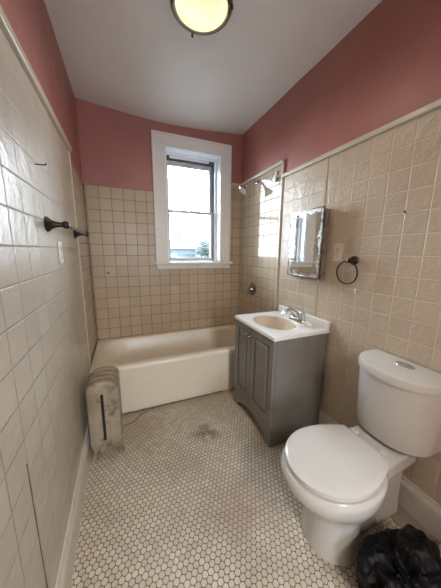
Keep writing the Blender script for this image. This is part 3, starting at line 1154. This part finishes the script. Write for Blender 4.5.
# ------------------------------------------------------------------ outlets
def outlet(name, x, sgn, y, z, label, hh, hw):
    r = thing(name, label, 'outlet', (x, y, z), 'wall outlets')
    obj('face_plate', bx(min(x, x+sgn*0.006), max(x, x+sgn*0.006), y-hw, y+hw, z-hh, z+hh), M['plastic'], r, bevel=0.003, bseg=3)
    xx = x+sgn*0.006
    for dz in (-0.021, 0.021):
        b = nb()
        loft(b, [rr for rr in ([(xx+sgn*t, y+0.015*math.cos(2*PI*i/20), z+dz+0.0135*math.sin(2*PI*i/20)) for i in range(20)] for t in (-0.001, 0.0018))])
        q = obj('receptacle', b, M['plastic'], r)
        b = nb()
        for dy in (-0.006, 0.006):
            box(b, min(xx+sgn*0.0012, xx+sgn*0.0022), max(xx+sgn*0.0012, xx+sgn*0.0022), y+dy-0.0012, y+dy+0.0012, z+dz-0.002, z+dz+0.006)
        lathe(b, [(0, 0.0024), (0.001, 0.0024)], (xx+sgn*0.0012, y, z+dz-0.007), (sgn, 0, 0), 10)
        obj('slot', b, M['dark'], q)
    b = nb()
    lathe(b, [(0, 0.003), (0.001, 0.0025)], (xx, y, z), (sgn, 0, 0), 10)
    obj('screw', b, M['chrome'], r)


outlet('wall_outlet', W-0.004, -1, 1.108, 1.288, 'ivory outlet on the right wall between mirror and towel ring', 0.056, 0.035)
outlet('wall_outlet', 0.004, 1, 1.365, 1.275, 'ivory outlet on the left wall below the towel bar', 0.052, 0.034)

# ------------------------------------------------------------------ towel ring
tr = thing('towel_ring', 'black metal towel ring on the right wall above the toilet', 'towel ring', (W, 0.985, 1.24))
b = nb()
lathe(b, [(0, 0.026), (0.006, 0.027), (0.014, 0.020), (0.022, 0.012), (0.036, 0.010), (0.044, 0.014), (0.052, 0.012), (0.055, 0.004)], (W-0.004, 0.988, 1.243), (-1, 0, 0))
obj('mount', b, M['black'], tr, smooth=True)
b = nb()
torus(b, (W-0.046, 0.998, 1.172), (1, 0.03, 0.05), 0.068, 0.0045)
obj('ring', b, M['black'], tr, smooth=True)

# ------------------------------------------------------------------ towel bar
ba = thing('towel_bar', 'black towel bar with flared posts on the left wall', 'towel bar', (0.004, 1.49, 1.39))
for yy in (1.195, 1.80):
    b = nb()
    lathe(b, [(0, 0.030), (0.004, 0.031), (0.009, 0.028), (0.018, 0.019), (0.032, 0.0125), (0.050, 0.010), (0.056, 0.0095), (0.058, 0.0125), (0.064, 0.0155), (0.074, 0.0155), (0.080, 0.012), (0.083, 0.004)], (0.004, yy, 1.392), (1, 0, 0))
    obj('post', b, M['black'], ba, smooth=True)
b = nb()
tube(b, [(0.072, 1.195, 1.392), (0.072, 1.50, 1.392), (0.072, 1.80, 1.392)], 0.0085, 14)
obj('bar', b, M['blackbar'], ba, smooth=True)

# ------------------------------------------------------------------ shower parts
sh = thing('shower', 'chrome shower head on angled arm high on the alcove wall', 'shower head', (W, 2.155, 1.957))
b = nb()
lathe(b, [(0, 0.030), (0.004, 0.030), (0.012, 0.022), (0.014, 0.012)], (W-0.004, 2.140, 1.965), (-1, 0, 0))
obj('arm_flange', b, M['chrome'], sh, smooth=True)
b = nb()
tube(b, [(W-0.006, 2.140, 1.965), (W-0.05, 2.143, 1.964), (W-0.08, 2.147, 1.950), (W-0.115, 2.152, 1.920)], 0.0105, 12)
obj('shower_arm', b, M['chrome'], sh, smooth=True)
b = nb()
ax = Vector((-0.62, 0.0, -0.78)).normalized()
lathe(b, [(0, 0.012), (0.008, 0.018), (0.018, 0.018), (0.026, 0.015), (0.034, 0.022), (0.058, 0.045), (0.072, 0.048), (0.076, 0.044), (0.075, 0.004)], (W-0.109, 2.152, 1.926), ax)
obj('spray_head', b, M['chrome'], sh, smooth=True)

vl = thing('shower_valve', 'chrome shower valve with lever on the tiled alcove wall', 'valve', (W, 2.17, 0.89))
b = nb()
lathe(b, [(0, 0.068), (0.004, 0.068), (0.014, 0.055), (0.018, 0.032), (0.034, 0.027), (0.045, 0.022), (0.050, 0.018)], (W-0.004, 2.155, 0.892), (-1, 0, 0), 32)
obj('valve_plate', b, M['dullchrome'], vl, smooth=True)
b = nb()
tube(b, [(W-0.050, 2.155, 0.892), (W-0.064, 2.160, 0.880), (W-0.070, 2.172, 0.835), (W-0.074, 2.180, 0.800)], [0.014, 0.011, 0.008, 0.006], 12)
obj('lever', b, M['chrome'], vl, smooth=True)

rb = thing('rod_socket', 'chrome curtain rod socket high on the alcove wall near the tub edge', 'bracket', (W, 1.835, 1.95))
b = nb()
lathe(b, [(0, 0.024), (0.003, 0.024), (0.006, 0.018), (0.022, 0.016), (0.022, 0.012), (0.006, 0.012)], (W-0.004, 1.822, 1.908), (-1, 0, 0), 24)
obj('socket_cup', b, M['chrome'], rb, smooth=True)
obj('socket_tab', bx(W-0.014, W-0.005, 1.808, 1.836, 1.932, 1.975), M['trim'], rb, bevel=0.002)

# tile soap shelf between... small ledge seen as the ceramic corner shelf
# ------------------------------------------------------------------ nails
def nail(x, y, z, dx, dy, label):
    b = nb()
    tube(b, [(x, y, z), (x+dx, y+dy, z+0.002), (x+dx*1.15, y+dy, z+0.008)], 0.0022, 8)
    lathe(b, [(0, 0.004), (0.0015, 0.004)], (x+dx*1.1, y+dy, z+0.006), (1 if dx > 0 else -1, 0, 0), 8)
    tag(obj('nail', b, M['black'], origin=(x, y, z)), label, 'nail', 'nails in the tiled walls')


nail(0.0035, 1.141, 1.604, 0.030, 0.006, 'small dark nail sticking out of the left wall')
nail(W-0.0035, 0.742, 1.479, -0.014, 0.0, 'small dark nail in the right wall above the toilet tank')
b = nb()
lathe(b, [(0, 0.006), (0.006, 0.006), (0.008, 0.002)], (W-0.004, 0.959, 1.072), (-1, 0, 0), 12)
box(b, W-0.008, W-0.0035, 0.955, 0.963, 1.045, 1.066)
tag(obj('wall_anchor', b, M['whitecap'], origin=(W-0.004, 0.959, 1.072)), 'small white wall anchor below the towel ring', 'wall anchor')

# ------------------------------------------------------------------ ceiling lamp
LX, LY = 0.712, 1.298
la = thing('ceiling_lamp', 'lit round ceiling lamp with frosted glass and dark metal rim', 'lamp', (LX, LY, H))
b = nb()
lathe(b, [(0, 0.120), (0.03, 0.125), (0.055, 0.135)], (LX, LY, H-0.002), (0, 0, -1), 48)
obj('lamp_canopy', b, M['bronze'], la, smooth=True)
b = nb()
lathe(b, [(0.050, 0.135), (0.054, 0.146), (0.066, 0.151), (0.078, 0.149), (0.086, 0.140), (0.086, 0.130), (0.076, 0.126)], (LX, LY, H-0.002), (0, 0, -1), 48, cap=False)
obj('lamp_rim', b, M['nickel'], la, smooth=True)
b = nb()
prof = [(0.076+0.030*math.sin(PI/2*i/10), 0.1265*math.cos(PI/2*i/10)+0.0005) for i in range(11)]
lathe(b, prof, (LX, LY, H-0.002), (0, 0, -1), 48, cap=False)
gl = obj('lamp_glass', b, M['lampglass'], la, smooth=True)
for a in (92, 212, 332):
    b = nb()
    aa = math.radians(a)
    px, py = LX+0.148*math.cos(aa), LY+0.148*math.sin(aa)
    lathe(b, [(0, 0.005), (0.010, 0.005), (0.014, 0.007), (0.020, 0.004)], (px, py, H-0.080), (0, 0, -1), 10)
    obj('rim_screw', b, M['bronze'], la, smooth=True)

# ------------------------------------------------------------------ bags on the floor
def crumple(name, c, rad, mat, label, seed, amp=0.35, skew=0.0):
    b = nb()
    bmesh.ops.create_icosphere(b, subdivisions=6, radius=1.0)
    for v in b.verts:
        p = v.co.copy()
        o = Vector((seed*7.1, seed*3.3, seed))
        n1 = noise.noise(p*1.3+o)
        n2 = 1-2*abs(noise.noise(p*2.6+o*2))
        n3 = 1-2*abs(noise.noise(p*6.0+o*3))
        n4 = 1-2*abs(noise.noise(p*13.0+o*4))
        f = 1+amp*(0.9*n1+0.42*(n2-0.4)+0.11*(n3-0.4)+0.03*(n4-0.4))
        q = Vector((p.x*rad[0], p.y*rad[1], p.z*rad[2]))*f
        q.z *= 1-skew*p.x
        q.z = max(q.z, -c[2]+0.002+0.004*abs(n3))
        v.co = q+Vector(c)
    return tag(obj(name, b, mat, smooth=True, origin=(c[0], c[1], 0)), label, 'bag')


crumple('trash_bag', (1.205, 0.345, 0.060), (0.170, 0.108, 0.165), M['bag'], 'crumpled black plastic bag on the floor beside the toilet', 2, 0.42, 0.32)
crumple('plastic_bag', (1.462, 0.305, 0.050), (0.052, 0.055, 0.070), M['bagwhite'], 'white plastic bag against the right baseboard behind the black bag', 5, 0.2)
